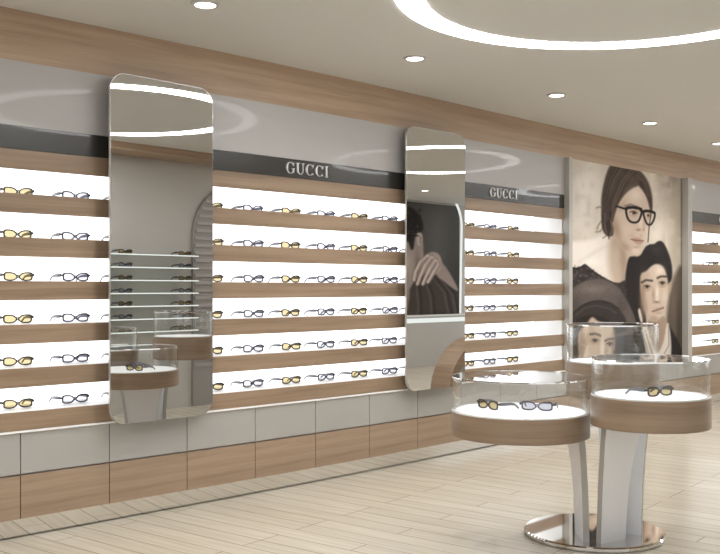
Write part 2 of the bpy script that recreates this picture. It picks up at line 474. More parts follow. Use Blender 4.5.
def build_glasses(kind):
    """front faces -y, temples run back along +y; stands on its rims and temple tips at z = 0"""
    fm = M['frame'] if kind == 'clear' else M['frame_amber']
    lm = M['lens_clear'] if kind == 'clear' else M['lens_amber']
    t = thing('eyeglasses', 'eyeglasses', 'eyeglasses')
    bm = NB(); W, H = .075, .043; th = .0075
    for s in (-1, 1):
        cx = s * .0425; cz = .0262
        ringprism(bm, lens_outline(cx, cz, W + th, H + th, s=s), lens_outline(cx, cz, W - th, H - th, s=s), .006, 'y', -.003)
        box(bm, *(sorted((s * .083, s * .094))), -.003, .008, .030, .041)         # end piece
    tube(bm, [(-.010, 0, .031), (-.004, -.001, .0335), (.004, -.001, .0335), (.010, 0, .031)], .003, 6)
    obj('frame', bm, fm, t, world=False)
    for s in (-1, 1):
        bm = NB(); prism(bm, lens_outline(s * .0425, .0262, W - th, H - th, s=s), .0016, 'y', -.0008)
        obj('lens', bm, lm, t, world=False)
    for s in (-1, 1):
        bm = NB()
        tube(bm, [(s * .0915, .008, .0355), (s * .094, .035, .0355), (s * .092, .08, .034), (s * .089, .112, .029), (s * .086, .142, .0066)],
             [.0058, .0068, .0055, .004, .0036], 8, 1.5)
        obj('temple', bm, M['temple'], t, world=False)
    for s in (-1, 1):
        bm = NB(); tube(bm, [(s * .009, .003, .024), (s * .007, .010, .017)], [.0015, .003], 6)
        obj('nose_pad', bm, fm, t, world=False)
    for c in t.children:
        for v in c.data.vertices: v.co *= 1.1
    return t

PROTO = {'clear': build_glasses('clear'), 'amber': build_glasses('amber')}
USED = set()
def place_glasses(kind, x, y, z, rz, label, group):
    if kind not in USED:
        USED.add(kind); o = PROTO[kind]
    else:
        o = copy_tree(PROTO[kind])
    o.location = (x, y, z); o.rotation_euler = (0, 0, rz)
    return tag(o, label, 'eyeglasses', group)

ROWN = ['top', 'second', 'third', 'fourth', 'fifth', 'bottom']
RUNS = [('leftmost shelves', 'leftmost bay', [(.4706, 'amber'), (.5391, 'clear'), (.6045, 'amber')]),
        ('middle shelves', 'middle bay', [(.7308, 'amber'), (.798, 'clear'), (.8646, 'amber'), (.9309, 'clear'), (.998, 'amber'), (1.065, 'clear'), (1.130, 'amber')]),
        ('shelves beside the poster', 'bay left of the poster', [(1.256, 'amber'), (1.317, 'clear'), (1.384, 'amber')]),
        ('far right shelves', 'bay right of the poster', [(2.196, 'amber')])]
for where, bay, items in RUNS:
    for r, (zb, zt) in enumerate(ROWS):
        shelf = f'{ROWN[r]} shelf' + ('' if ROWN[r] in ('top', 'bottom') else ' down')
        for i, (k, kind) in enumerate(items):
            x = k * (DC + GY)
            what = 'clear-lensed grey eyeglasses' if kind == 'clear' else 'amber-lensed dark eyeglasses'
            pos = f'{ORD[i]} from left, ' if len(items) > 1 else 'alone near the picture edge, '
            place_glasses(kind, x, GY + random.uniform(-.006, .006), zb, random.uniform(-.04, .04),
                          f'{what}, {pos}{shelf}, {bay}', f'eyeglasses on the {where}')

# ------------------------------------------------------------------ display stand with three drums
BASE = Vector((5.10, -2.415, 0))
t = thing('display_stand', 'round display stand with three glass-topped oak drums on white steel legs and chrome base', 'display stand', BASE)
bm = NB(); lathe(bm, [(0, 0), (.413, 0), (.42, .006), (.42, .022), (.412, .03), (0, .03)], 128, BASE.x, BASE.y)
obj('base', bm, M['chrome'], t, True)
# drum centre, radius, top, wood depth, glass height; leg foot, facing angle, lean at the top
DRUMS = [((4.627, -2.207), .402, .778, .143, .195, (4.902, -2.455), 134, .045, .235, .15),
         ((4.799, -2.945), .317, .915, .167, .195, (4.934, -2.628), 258, .10, .205, .10),
         ((5.325, -2.410), .283, 1.043, .215, .225, (5.160, -2.571), 14, .05, .235, .10)]
for (dx, dy), R, zt, wd, gh, (fx, fy), ang, lean, wf, flare in DRUMS:
    ang = math.radians(ang); d = Vector((math.cos(ang), math.sin(ang), 0)); tg = Vector((-d.y, d.x, 0))
    # leg: a curved plate facing outwards, flaring in width and leaning out towards its drum
    bm = NB(); zb = zt - wd; N = 28; rows = []
    for k in range(N + 1):
        u = k / N; z = .03 + (zb - .03) * u
        rad = lean * (.35 * u + .65 * u ** 3)
        w = wf + .02 * u + flare * u ** 3
        th = .036
        q = []
        for a, b in ((-1, 0), (1, 0), (1, 1), (-1, 1)):
            q.append(bm.verts.new(Vector((fx, fy, z)) + tg * (a * w / 2) + d * (rad + (b - .5) * th)))
        rows.append(q)
    for A, B_ in zip(rows, rows[1:]):
        for i in range(4):
            f = bm.faces.new((A[i], A[(i + 1) % 4], B_[(i + 1) % 4], B_[i]))
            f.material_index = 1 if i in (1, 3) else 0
    bm.faces.new(rows[0][::-1]); bm.faces.new(rows[-1])
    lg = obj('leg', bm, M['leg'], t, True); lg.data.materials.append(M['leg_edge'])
    # drum
    bm = NB(); lathe(bm, [(0, zb), (R - .004, zb), (R, zb + .004), (R, zt - .006), (R - .003, zt - .004), (0, zt - .004)], 128, dx, dy)
    dr = obj('drum', bm, M['oak_drum'], t, True)
    bm = NB(); lathe(bm, [(R - .002, zt - .0035), (R - .001, zt + .001), (R - .022, zt + .001), (R - .022, zt - .0035)], 128, dx, dy, True)
    obj('rim', bm, M['rim'], dr, True)
    bm = NB(); lathe(bm, [(0, zt), (R - .0225, zt), (R - .0225, zt - .003), (0, zt - .003)], 96, dx, dy); obj('lit_top', bm, M['lit_top'], dr)
    rg = R - .006
    bm = NB(); lathe(bm, [(rg, zt + .0015), (rg, zt + gh), (rg - .006, zt + gh), (rg - .006, zt + .0015)], 128, dx, dy, True)
    obj('glass_case', bm, M['glass'], dr, True)
    bm = NB(); lathe(bm, [(0, zt + gh + .0005), (rg, zt + gh + .0005), (rg, zt + gh + .006), (0, zt + gh + .006)], 128, dx, dy)
    obj('glass_lid', bm, M['glass'], dr, True)
    bm = NB(); lathe(bm, [(rg + .001, zt + gh - .001), (rg + .004, zt + gh), (rg + .004, zt + gh + .007), (rg + .001, zt + gh + .008)], 128, dx, dy, True)
    obj('lid_edge', bm, M['chrome'], dr, True)

def at_pixel(px, depth):
    q = (px - 360) / 950
    return depth * (1 + q) / 2 ** .5, -DC + depth * (1 - q) / 2 ** .5
g = 'eyeglasses on the display stand'
x, y = at_pixel(488, 5.65)
place_glasses('amber', x, y, .778, math.radians(-104), 'amber-lensed eyeglasses on the lower left drum of the display stand', g)
x, y = at_pixel(537, 5.58)
place_glasses('clear', x, y, .778, math.radians(-66), 'clear-lensed eyeglasses on the lower left drum of the display stand', g)
x, y = at_pixel(660, 5.12)
place_glasses('amber', x, y, .915, math.radians(-15), 'amber-lensed eyeglasses on the nearest right drum of the display stand', g)

# ------------------------------------------------------------------ printed posters (ink painted per vertex)
class Print:
    def __init__(s, X, Y, base):
        s.X, s.Y = X, Y; s.C = np.tile(np.array(base, float), (len(X), 1))
    def _mix(s, a, col):
        a = a[:, None]; s.C = s.C * (1 - a) + np.array(col, float) * a
    def blob(s, cx, cy, rx, ry, col, a=1.0, rot=0.0, p=1.0):
        c, q = math.cos(rot), math.sin(rot); dx, dy = s.X - cx, s.Y - cy
        d = ((dx * c + dy * q) / rx) ** 2 + ((-dx * q + dy * c) / ry) ** 2
        s._mix(a * np.exp(-d * p), col)
    def ell(s, cx, cy, rx, ry, col, a=1.0, soft=.7, rot=0.0):
        c, q = math.cos(rot), math.sin(rot); dx, dy = s.X - cx, s.Y - cy
        d = (np.sqrt(((dx * c + dy * q) / rx) ** 2 + ((-dx * q + dy * c) / ry) ** 2) - 1) * min(rx, ry)
        s._mix(a * np.clip(.5 - d / (2 * soft), 0, 1), col)
    def _seg(s, x, y, p, q):
        vx, vy = q[0] - p[0], q[1] - p[1]; L = vx * vx + vy * vy + 1e-9
        u = np.clip(((x - p[0]) * vx + (y - p[1]) * vy) / L, 0, 1)
        return np.hypot(x - p[0] - u * vx, y - p[1] - u * vy)
    def poly(s, pts, col, a=1.0, soft=.8, smooth=2):
        for _ in range(smooth):                                   # corner cutting gives soft curves
            o = []
            for i in range(len(pts)):
                p, q = pts[i], pts[(i + 1) % len(pts)]
                o += [(.75 * p[0] + .25 * q[0], .75 * p[1] + .25 * q[1]), (.25 * p[0] + .75 * q[0], .25 * p[1] + .75 * q[1])]
            pts = o
        P = np.array(pts); m = soft * 2
        sel = np.where((s.X > P[:, 0].min() - m) & (s.X < P[:, 0].max() + m) & (s.Y > P[:, 1].min() - m) & (s.Y < P[:, 1].max() + m))[0]
        if not len(sel): return
        x, y = s.X[sel], s.Y[sel]; d = np.full(len(x), 1e9); ins = np.zeros(len(x), bool)
        for i in range(len(pts)):
            p, q = pts[i], pts[(i + 1) % len(pts)]
            d = np.minimum(d, s._seg(x, y, p, q))
            if p[1] != q[1]:
                ins ^= ((p[1] > y) != (q[1] > y)) & (x < (q[0] - p[0]) * (y - p[1]) / (q[1] - p[1]) + p[0])
        d = np.where(ins, -d, d)
        al = np.zeros(len(s.X)); al[sel] = a * np.clip(.5 - d / (2 * soft), 0, 1)
        s._mix(al, col)
    def line(s, pts, w, col, a=1.0, soft=.5):
        d = np.full(len(s.X), 1e9)
        for p, q in zip(pts, pts[1:]): d = np.minimum(d, s._seg(s.X, s.Y, p, q))
        s._mix(a * np.clip(.5 - (d - w / 2) / (2 * soft), 0, 1), col)

def poster_grid(name, x0, x1, z0, z1, y, thick, nx, nz, to_uv, painter, gain, face=-1, keep=None):
    xs = np.linspace(x0, x1, nx); zs = np.linspace(z0, z1, nz)
    GX, GZ = np.meshgrid(xs, zs); GX, GZ = GX.ravel(), GZ.ravel()
    U, V = to_uv(GX, GZ)
    if keep is not None: keep = keep(U, V)
    C = painter(U, V) / 255.0
    C = np.clip(C, 0, 1); C = C * .82 + C.mean(1, keepdims=True) * .18; Lc = np.where(C <= .04045, C / 12.92, ((C + .055) / 1.055) ** 2.4) ** 1.1 * gain * np.array([.97, 1.0, 1.07])
    Lc = np.clip(Lc, 0, .9)
    cx, cz = (x0 + x1) / 2, z0
    verts = [(a - cx, face * thick / 2, b - cz) for a, b in zip(GX.tolist(), GZ.tolist())]
    faces = []
    for j in range(nz - 1):
        for i in range(nx - 1):
            a = j * nx + i
            if keep is not None and not keep[a]: continue
            q = (a, a + 1, a + nx + 1, a + nx); faces.append(q if face < 0 else q[::-1])
    n = len(verts)                                                # the board behind the print
    bx = [(x0 - cx, z0 - cz), (x1 - cx, z0 - cz), (x1 - cx, z1 - cz), (x0 - cx, z1 - cz)]
    verts += [(a, face * (thick / 2 - .0006), b) for a, b in bx] + [(a, -face * thick / 2, b) for a, b in bx]
    for q in ((0, 1, 2, 3), (7, 6, 5, 4), (0, 4, 5, 1), (1, 5, 6, 2), (2, 6, 7, 3), (3, 7, 4, 0)) if keep is None else ():
        faces.append(tuple(n + i for i in q))
    me = bpy.data.meshes.new(name); me.from_pydata(verts, [], faces); me.update()
    ca = me.color_attributes.new('print', 'FLOAT_COLOR', 'POINT')
    A = np.ones((len(verts), 4), np.float32); A[:n, :3] = Lc; A[n:, :3] = .2
    ca.data.foreach_set('color', A.ravel())
    me.materials.append(M['print'])
    o = bpy.data.objects.new(name, me); COL.objects.link(o); o.location = (cx, y, cz)
    return o

def wall_uv(dv):
    def f(x, z):
        q = (x - dv) / (x + dv)
        return 360 + 950 * q, 288 - (z - HC) * 950 * (1 - q) / (dv * 2 ** .5)
    return f

def paint_trio(X, Y):
    p = Print(X, Y, (186, 172, 153)); rng = random.Random(2)
    # weathered plaster background
    p.blob(586, 190, 19, 42, (214, 204, 189), .9); p.blob(655, 222, 9, 34, (208, 196, 176), .85); p.blob(578, 168, 9, 9, (182, 168, 150), .6)
    p.blob(671, 180, 11, 20, (140, 126, 109), .9); p.blob(663, 172, 5, 9, (120, 107, 93), .45); p.blob(676, 236, 7, 40, (166, 150, 127), .75)
    p.blob(646, 180, 4, 10, (200, 188, 168), .7); p.blob(652, 176, 2.5, 14, (206, 196, 178), .5)
    for _ in range(90):
        x, y = rng.choice([rng.uniform(571, 604), rng.uniform(652, 682)]), rng.uniform(160, 278)
        v = rng.uniform(-20, 18); p.blob(x, y, rng.uniform(1.2, 5), rng.uniform(2, 7), (194 + v, 180 + v, 160 + v * .8), .45)
    p.poly([(682, 262), (676, 272), (672, 284), (668, 300), (665, 340), (684, 372), (690, 300)], (88, 75, 61), .95, 2.2)
    p.blob(674, 298, 4, 24, (118, 102, 83), .55); p.blob(679, 330, 3, 26, (64, 54, 45), .6); p.line([(681.8, 165), (681.8, 360)], 1.4, (84, 73, 62), .8, 1.2)
    # woman: neck and shoulder
    p.poly([(560, 240), (588, 242), (606, 232), (616, 236), (629, 252), (628, 262), (627, 290), (560, 292)], (212, 200, 184), 1, 2.6)
    p.poly([(611, 232), (620, 240), (631, 254), (628, 275), (625, 290), (613, 288), (607, 262)], (184, 160, 136), .9, 4)
    p.blob(623, 258, 4, 16, (158, 131, 107), .7); p.blob(614, 244, 4, 9, (172, 147, 123), .6); p.line([(580, 262), (598, 250), (608, 246)], 2, (190, 173, 152), .5, 2.5)
    p.blob(592, 262, 8, 4, (224, 214, 200), .6)
    # lace dress
    p.poly([(560, 268), (571, 267), (579, 268), (585, 263.5), (592, 270), (604, 278), (617, 284), (627, 279), (640, 330), (600, 372), (560, 372)], (60, 52, 47), 1, .8, 1)
    for _ in range(110):
        x = rng.uniform(571, 606); y = rng.uniform(266 + max(0, (x - 588) * .7), 290); v = rng.uniform(0, 1)
        p.blob(x, y, rng.uniform(.6, 1.6), rng.uniform(.6, 1.6), (118, 105, 94) if v > .5 else (34, 29, 26), .5)
    p.line([(572, 268), (579, 268.5), (585, 264.5), (592, 270.5), (604, 278.5), (616, 284)], 1.1, (30, 26, 24), .85, .7)
    # woman: hair behind, face
    p.poly([(609, 166), (614, 163), (627, 165.5), (637, 169), (644, 174.5), (649.5, 184), (652.5, 197), (652.5, 212), (646, 214), (640, 190), (622, 205), (616, 222), (615.5, 231),
            (612, 237), (606, 235.5), (602, 229), (601.3, 212), (601, 198), (604, 181)], (84, 69, 58), 1, 1.1)
    p.poly([(611, 226), (615, 214), (619, 203), (625, 194), (633, 188), (641, 185), (646, 191), (649.5, 201), (651, 212), (650, 224), (647.6, 229), (648, 234), (645.5, 238),
            (644.5, 241), (643.6, 244), (643, 248), (641.5, 254), (637.5, 257.3), (632, 256.4), (625, 252), (617, 243)], (194, 171, 148), 1, 1.0)
    p.blob(616, 228, 4.5, 15, (156, 128, 104), .85, -.25); p.blob(622, 206, 3, 7, (164, 138, 115), .6, .6); p.blob(636, 195, 7, 7, (212, 193, 172), .85)
    p.blob(627, 229, 5, 6, (204, 182, 160), .6); p.blob(641, 219, 2.6, 8, (218, 198, 176), .75); p.blob(644, 224, 1.6, 6, (166, 139, 116), .5)
    p.blob(646.6, 232, 2, 5, (204, 184, 163), .6); p.blob(625, 247, 7, 4, (158, 130, 106), .65, .7); p.blob(635.5, 251, 4, 3, (210, 189, 168), .7)
    p.blob(637, 247, 3.5, 1.3, (164, 134, 112), .6); p.blob(632, 236, 3, 3, (182, 155, 132), .5); p.blob(641, 235.5, 1.4, 2, (172, 144, 122), .6)
    # hair strands
    for i in range(22):
        a = i / 21
        q = rng.choice([(116, 98, 83), (50, 40, 34), (66, 53, 44), (104, 87, 73), (44, 35, 30)])
        p.line([(613 + 26 * a, 166 + 4 * a), (607 + 21 * a, 178 + 3 * a), (603.5 + 17 * a, 194 + 2 * a), (602.5 + 12.5 * a, 208), (603 + 10 * a, 221)], rng.uniform(.6, 1.3), q, .45, .9)
    for i in range(9):
        a = i / 8
        p.line([(627 + 12 * a, 166 + 5 * a), (640 + 4 * a, 173 + 4 * a), (647 + 2 * a, 186 + 3 * a), (650.5 + a, 199)], .8, rng.choice([(112, 94, 80), (50, 40, 34)]), .4, .8)
    p.blob(609, 205, 3, 14, (56, 45, 38), .5); p.blob(630, 178, 9, 4, (104, 87, 73), .4, .4)
    p.poly([(601.5, 206), (613, 206), (611.5, 222), (614.5, 230), (611, 237), (605, 235), (601.5, 226)], (74, 60, 51), .75, 1.2)
    for pts in (((609, 218), (612, 225), (612, 232), (609, 236)), ((605, 214), (604, 224), (607, 233))): p.line(pts, 1.1, (122, 104, 89), .6, .8)
    for pts in (((607, 222), (608, 232), (609, 238.5)), ((611, 212), (609, 222), (610, 230)), ((603, 216), (603, 228))): p.line(pts, 1.2, (38, 31, 27), .7, .8)
    for pts in (((603, 208), (599, 207), (596.5, 208)), ((603, 228), (600, 231.5), (596, 232)), ((602, 220), (598, 226), (597, 229)), ((606, 236), (603, 238))): p.line(pts, 1.1, (92, 77, 65), .7, .8)
    p.poly([(640, 178), (645.5, 183), (650.5, 196), (652.5, 211), (650.5, 212), (647.5, 199), (642.5, 190), (638.5, 186)], (72, 58, 49), .95, .9)
    p.line([(637, 175), (644.5, 184), (648.5, 196)], .9, (116, 98, 84), .6)
    # brow, eyes, spectacles, nose, lips
    p.line([(625, 206.4), (630, 204.4), (637, 206.8)], 1.5, (92, 73, 60), .75, 1)
    p.blob(634, 213, 4.4, 3.4, (160, 133, 111), .85); p.ell(631.5, 213.4, 1.1, .8, (206, 194, 180), .7); p.ell(634, 213, 1.7, 1.4, (62, 48, 40), .95)
    p.line([(630, 212.2), (633.5, 211.2), (637, 213)], .9, (60, 46, 38), .9, .6)
    p.blob(649, 216, 2.4, 3.2, (156, 129, 107), .85); p.ell(648.3, 215.4, 1.2, 1.2, (66, 51, 42), .9)
    fr = (33, 27, 24)
    p.line([(616.5, 206.2), (621, 207.6), (626.5, 209.5)], 1.9, fr, 1); p.line([(617, 205.4), (622, 206.8)], .7, (140, 122, 106), .7)
    def loop(pts, w):
        for _ in range(2):
            o = []
            for i in range(len(pts)):
                a, b = pts[i], pts[(i + 1) % len(pts)]
                o += [(.75 * a[0] + .25 * b[0], .75 * a[1] + .25 * b[1]), (.25 * a[0] + .75 * b[0], .25 * a[1] + .75 * b[1])]
            pts = o
        p.line(pts + pts[:1], w, fr, 1, .55)
    loop([(625.5, 207.5), (633, 206.8), (642.5, 208.6), (641, 216), (638, 222.6), (631, 222.6), (627, 218)], 2.0)
    loop([(643, 210.8), (648, 210.4), (655.5, 212.2), (654, 220), (650.5, 225.6), (646.6, 224), (644, 217)], 1.8)
    p.line([(626, 208.4), (633, 207.6), (641, 209.2)], 2.2, fr, 1); p.line([(644, 211.4), (648, 211.2), (654.5, 213)], 2.2, fr, 1); p.line([(640.5, 210.6), (644, 212)], 2, fr, 1)
    p.line([(651, 214), (649, 228), (648, 242)], 1.0, (58, 47, 40), .9, .5)
    p.blob(638.5, 229.8, 2.2, 1.1, (128, 98, 80), .8); p.blob(643.6, 229.5, 1.2, 1.6, (150, 122, 100), .6)
    p.poly([(631, 239.2), (636, 237.4), (640, 238.4), (643.6, 240.6), (641, 245), (637, 244.6)], (164, 120, 104), .75, 1.1)
    p.line([(631, 239.4), (637, 240.6), (643.4, 241)], .9, (104, 70, 60), .8, .7); p.blob(638.5, 243, 1.8, .9, (190, 152, 136), .6)
    # young man behind: hair, face
    p.poly([(628, 258), (632, 256), (640, 257), (645, 247), (650, 244), (654, 244.5), (658.5, 240.6), (663, 241.5), (667, 249), (671, 260), (672.6, 272), (671, 283), (660, 290), (645, 305),
            (647, 330), (632, 330), (625, 300), (625, 278)], (42, 37, 34), 1, .9)
    for i in range(14):
        a = i / 13; p.line([(646 + 16 * a, 247 - 4 * a), (652 + 14 * a, 250 - 1 * a), (658 + 12 * a, 260 + 6 * a)], .9, (74, 65, 59) if i % 2 else (28, 24, 22), .35, 1)
    p.blob(656, 250, 6, 5, (70, 62, 56), .5); p.blob(632, 300, 8, 25, (46, 40, 36), .8)
    p.poly([(640.5, 273), (646, 271.8), (650, 267), (656, 263.4), (662.5, 265.5), (666, 272), (668.6, 284), (668, 296), (665.5, 306), (662.5, 316), (657, 322.6), (650.5, 322), (645, 314), (641.6, 300), (640, 285)], (192, 169, 146), 1, 1.1)
    p.blob(642.6, 298, 3, 20, (142, 115, 92), .85); p.blob(645.5, 308, 2.5, 9, (156, 128, 104), .6); p.blob(659.5, 271, 5, 5, (214, 195, 174), .85); p.blob(647, 275, 3, 4, (172, 146, 122), .6)
    p.blob(657.2, 293, 1.7, 8, (220, 202, 181), .85); p.blob(653.2, 295, 1.5, 6, (150, 122, 99), .65); p.blob(664.5, 297, 2.4, 7, (210, 190, 168), .7); p.blob(649, 297, 3, 5, (188, 163, 139), .5)
    p.blob(654, 318.5, 6, 3, (164, 137, 113), .75); p.blob(659, 315.5, 2.6, 2, (204, 182, 160), .6)
    p.line([(641.8, 282.4), (646, 280.1), (652, 280.7)], 2.0, (58, 47, 40), .9, .9); p.line([(657.6, 278), (661, 276.4), (666, 276.6)], 1.9, (58, 47, 40), .9, .9)
    for cx, cy in ((647, 286.8), (662.3, 283.2)):
        p.blob(cx, cy, 3.8, 2.8, (124, 98, 79), .75); p.ell(cx - 1.7, cy + .2, 1, .8, (196, 180, 162), .6); p.ell(cx + 1.6, cy + .2, .8, .7, (190, 174, 156), .5)
        p.ell(cx, cy, 1.4, 1.3, (44, 35, 30), .95); p.line([(cx - 2.6, cy - .6), (cx, cy - 1.5), (cx + 2.6, cy - .5)], .9, (46, 36, 31), .9, .6)
        p.blob(cx, cy + 3.6, 3, 1, (158, 131, 108), .5)
    p.blob(656.6, 302, 3, 1.3, (122, 94, 76), .8); p.ell(657.5, 299.6, 1.5, 1.2, (216, 197, 176), .6)
    p.line([(652.6, 311.4), (657, 310), (663.2, 307.8)], 1.4, (106, 74, 62), .9, .8); p.blob(658, 312.8, 3.6, 1.3, (174, 139, 120), .75); p.blob(657.5, 308.2, 3, .9, (170, 138, 119), .5)
    p.poly([(668.5, 283), (671, 282), (671.5, 288), (669, 296), (668, 292)], (172, 145, 120), 1, .8)
    p.poly([(637.8, 309), (640, 308), (642, 316), (643, 322), (641, 323), (638.8, 316)], (204, 189, 166), .95, .8)
    # his neck, shirt and jacket
    p.poly([(646, 318), (655, 324), (665, 313), (668, 330), (664, 352), (650, 352)], (160, 135, 112), 1, 1); p.blob(652, 326, 5, 4, (122, 98, 80), .7)
    p.poly([(600, 330), (626, 322), (640, 328), (648, 345), (652, 372), (600, 372)], (56, 49, 45), 1, 1)
    p.poly([(668, 322), (673, 332), (679, 342), (686, 360), (686, 372), (664, 372), (668, 345)], (44, 38, 36), 1, .9)
    p.poly([(641, 326), (645, 322), (652, 342), (657, 356), (664, 342), (667, 320), (670, 328), (672, 352), (668, 372), (650, 372), (645, 348)], (200, 189, 173), .95, .9)
    p.line([(645, 330), (651, 350), (655, 362)], 1, (130, 113, 97), .7); p.line([(668.5, 326), (669, 345), (663, 356)], 1, (130, 113, 97), .7); p.line([(641, 326), (646, 345), (650, 362)], 1.2, (150, 135, 118), .7)
    for i in range(30): p.blob(628 + (i % 6) * 3, 334 + (i // 6) * 5, .8, .8, (124, 112, 100), .6)
    # seated man in a flat cap
    p.poly([(560, 298), (571, 290), (580, 283), (590, 279), (602, 278.5), (612, 282), (620, 289), (627, 300), (634, 314), (638, 330), (630, 336), (560, 340)], (97, 85, 77), 1, 1.1)
    p.blob(594, 289, 16, 5, (120, 107, 97), .85); p.blob(575, 305, 6, 9, (80, 69, 62), .8); p.blob(622, 305, 5, 10, (78, 67, 60), .7)
    for _ in range(60):
        x, y = rng.uniform(573, 626), rng.uniform(282, 312); p.blob(x, y, 1, 1, rng.choice([(112, 99, 90), (78, 68, 61)]), .35)
    p.poly([(566, 326), (573, 313), (582, 305), (592, 301), (602, 300.5), (611, 303), (619, 309), (626, 318), (628, 330), (614, 336), (566, 336)], (58, 51, 46), .95, 1.2)
    p.line([(573, 313), (582, 305.5), (592, 301.5), (602, 301), (611, 303.5), (619, 309)], 1.2, (38, 33, 30), .8, .9)
    p.line([(576, 315), (585, 308), (596, 305.5), (608, 308), (616, 313)], 1.2, (96, 84, 76), .6, 1)
    p.poly([(572, 326), (578, 318), (592, 314), (606, 318), (614, 326), (616, 372), (572, 372)], (46, 39, 34), 1, 1.2)
    p.poly([(578, 330), (586, 325), (591, 317), (594, 317.4), (598, 321.5), (606, 323), (613, 323), (615, 340), (614, 352), (608, 372), (582, 372), (578, 350)], (184, 160, 136), 1, 1.2)
    p.blob(581.5, 350, 3.6, 18, (144, 117, 94), .8); p.blob(590, 350, 5, 6, (196, 174, 151), .6); p.blob(602.5, 348, 2.4, 10, (216, 197, 175), .75); p.blob(606, 352, 1.8, 7, (146, 118, 96), .6); p.blob(613.5, 345, 2.4, 16, (132, 107, 88), .75)
    p.blob(597, 326, 7, 3, (204, 184, 162), .6)
    p.line([(590.5, 334.2), (595.5, 333.6), (600.2, 335.6)], 1.8, (60, 48, 41), .85, 1.0); p.line([(605.4, 340.6), (609, 338.9), (613.5, 338.9)], 1.7, (60, 48, 41), .85, 1.0)
    for cx, cy in ((595.2, 340.6), (609.6, 344)):
        p.blob(cx, cy, 3.8, 2.6, (124, 98, 79), .8); p.ell(cx - 1.8, cy + .2, 1, .8, (200, 185, 167), .6); p.ell(cx + 1.8, cy + .3, .9, .7, (196, 180, 162), .6)
        p.ell(cx, cy, 1.4, 1.3, (42, 33, 28), .95); p.line([(cx - 2.8, cy - .4), (cx, cy - 1.5), (cx + 2.6, cy - .3)], .9, (44, 35, 30), .9, .6)
    g = np.random.default_rng(5).normal(0, 2.2, len(X)); p.C = p.C + g[:, None]
    return p.C

bm = None
o = poster_grid('wall_poster', 8.576, 11.139, .66, 2.857, .004, .012, 250, 330, wall_uv(DC - .002), paint_trio, 1.27)
tag(o, 'tall sepia poster of a woman in dark-rimmed glasses with two dark-haired men', 'poster')

DV2 = DC + OPP2 * -1 + 2 * MY - .02
def paint_man(X, Y):
    p = Print(X, Y, (58, 56, 53)); rng = random.Random(8)
    p.blob(442, 225, 16, 40, (72, 70, 66), .9); p.blob(458, 290, 10, 40, (44, 41, 38), .8)
    # face turned away to the left, neck
    p.poly([(385, 300), (392, 262), (402, 244), (412, 232), (422, 231), (427, 240), (427, 256), (430, 270), (424, 292), (412, 300)], (116, 103, 94), 1, 1.2)
    p.blob(421, 266, 3, 14, (84, 72, 64), .7); p.blob(409, 262, 6, 9, (138, 123, 112), .8); p.blob(404, 280, 6, 8, (88, 76, 68), .6)
    # curly hair with a sideburn
    p.poly([(384, 240), (388, 214), (398, 207), (410, 206), (419, 210), (425, 218), (427.5, 229), (424, 233), (420, 232), (418, 240), (417, 250), (414, 250), (412, 241), (404, 240), (396, 242)], (32, 28, 26), 1, 1.2)
    for _ in range(60):
        x, y = rng.uniform(400, 424), rng.uniform(209, 236); p.blob(x, y, rng.uniform(.7, 1.8), rng.uniform(.7, 1.8), rng.choice([(62, 55, 50), (20, 17, 16)]), .55)
    p.poly([(420, 234), (424, 232.5), (426.5, 236), (425.5, 243), (422, 247), (420.5, 243)], (136, 121, 110), 1, .8); p.line([(422, 236), (424.6, 238), (423.6, 243)], .9, (76, 64, 57), .8, .6)
    p.line([(402, 237), (412, 236), (421, 236)], 1.3, (18, 16, 15), .9); p.ell(406, 240, 4.6, 3.6, (24, 21, 20), .8); p.ell(406, 240, 3, 2.2, (96, 86, 80), .7)
    # raised forearm and sleeve
    p.poly([(404, 332), (409, 300), (416, 282), (428, 274), (440, 274), (450, 282), (458, 294), (464, 310), (466, 332)], (54, 46, 40), 1, 1.3)
    for a in ((436, 276, 448, 292, 453, 316), (444, 278, 456, 294, 461, 318), (428, 278, 434, 296, 436, 320), (420, 284, 422, 304, 421, 324)):
        p.line([(a[0], a[1]), (a[2], a[3]), (a[4], a[5])], 1.6, (82, 72, 63), .6, 1.4); p.line([(a[0] + 3, a[1] + 2), (a[2] + 3, a[3]), (a[4] + 3, a[5])], 1.6, (30, 25, 22), .6, 1.4)
    p.poly([(438, 262), (444, 260), (452, 270), (460, 284), (463, 292), (456, 288), (446, 280), (440, 276)], (112, 98, 89), 1, 1)     # wrist
    # hand: back of the hand and four bent fingers on the cheek
    p.poly([(424, 262), (430, 254), (437, 251.5), (443, 254), (446, 261), (445, 270), (438, 276), (428, 274)], (124, 109, 99), 1, 1)
    for pts in (((431, 256), (424, 262), (419, 272), (417.5, 280)), ((435, 257), (429, 265), (424, 276), (421, 284)), ((439, 260), (434, 268), (429, 278), (426.5, 284)), ((442, 264), (438, 271), (434, 278), (431.5, 282))):
        p.line(pts, 4.2, (62, 52, 46), .7, 1); p.line(pts, 3.2, (138, 122, 111), 1, .8); p.line([(x - .6, y) for x, y in pts[1:]], .9, (164, 148, 136), .6, .7)
    for x, y in ((432, 256), (436.5, 258), (440.5, 261.5)): p.blob(x, y, 1.4, 1.2, (158, 142, 130), .7)
    p.poly([(396, 332), (399, 298), (407, 288), (414, 290), (411, 308), (408, 332)], (108, 95, 86), 1, 1.2)
    p.C = p.C + np.random.default_rng(6).normal(0, 1.5, len(X))[:, None]
    return p.C
uvm = wall_uv(DV2)
def xz(px, py):
    q = (px - 360) / 950; x = DV2 * (1 + q) / (1 - q)
    return x, HC + (288 - py) * DV2 * 2 ** .5 / (1 - q) / 950
xa, xb = xz(398, 288)[0], xz(463.5, 288)[0]
za, zb_ = .991, 3.12
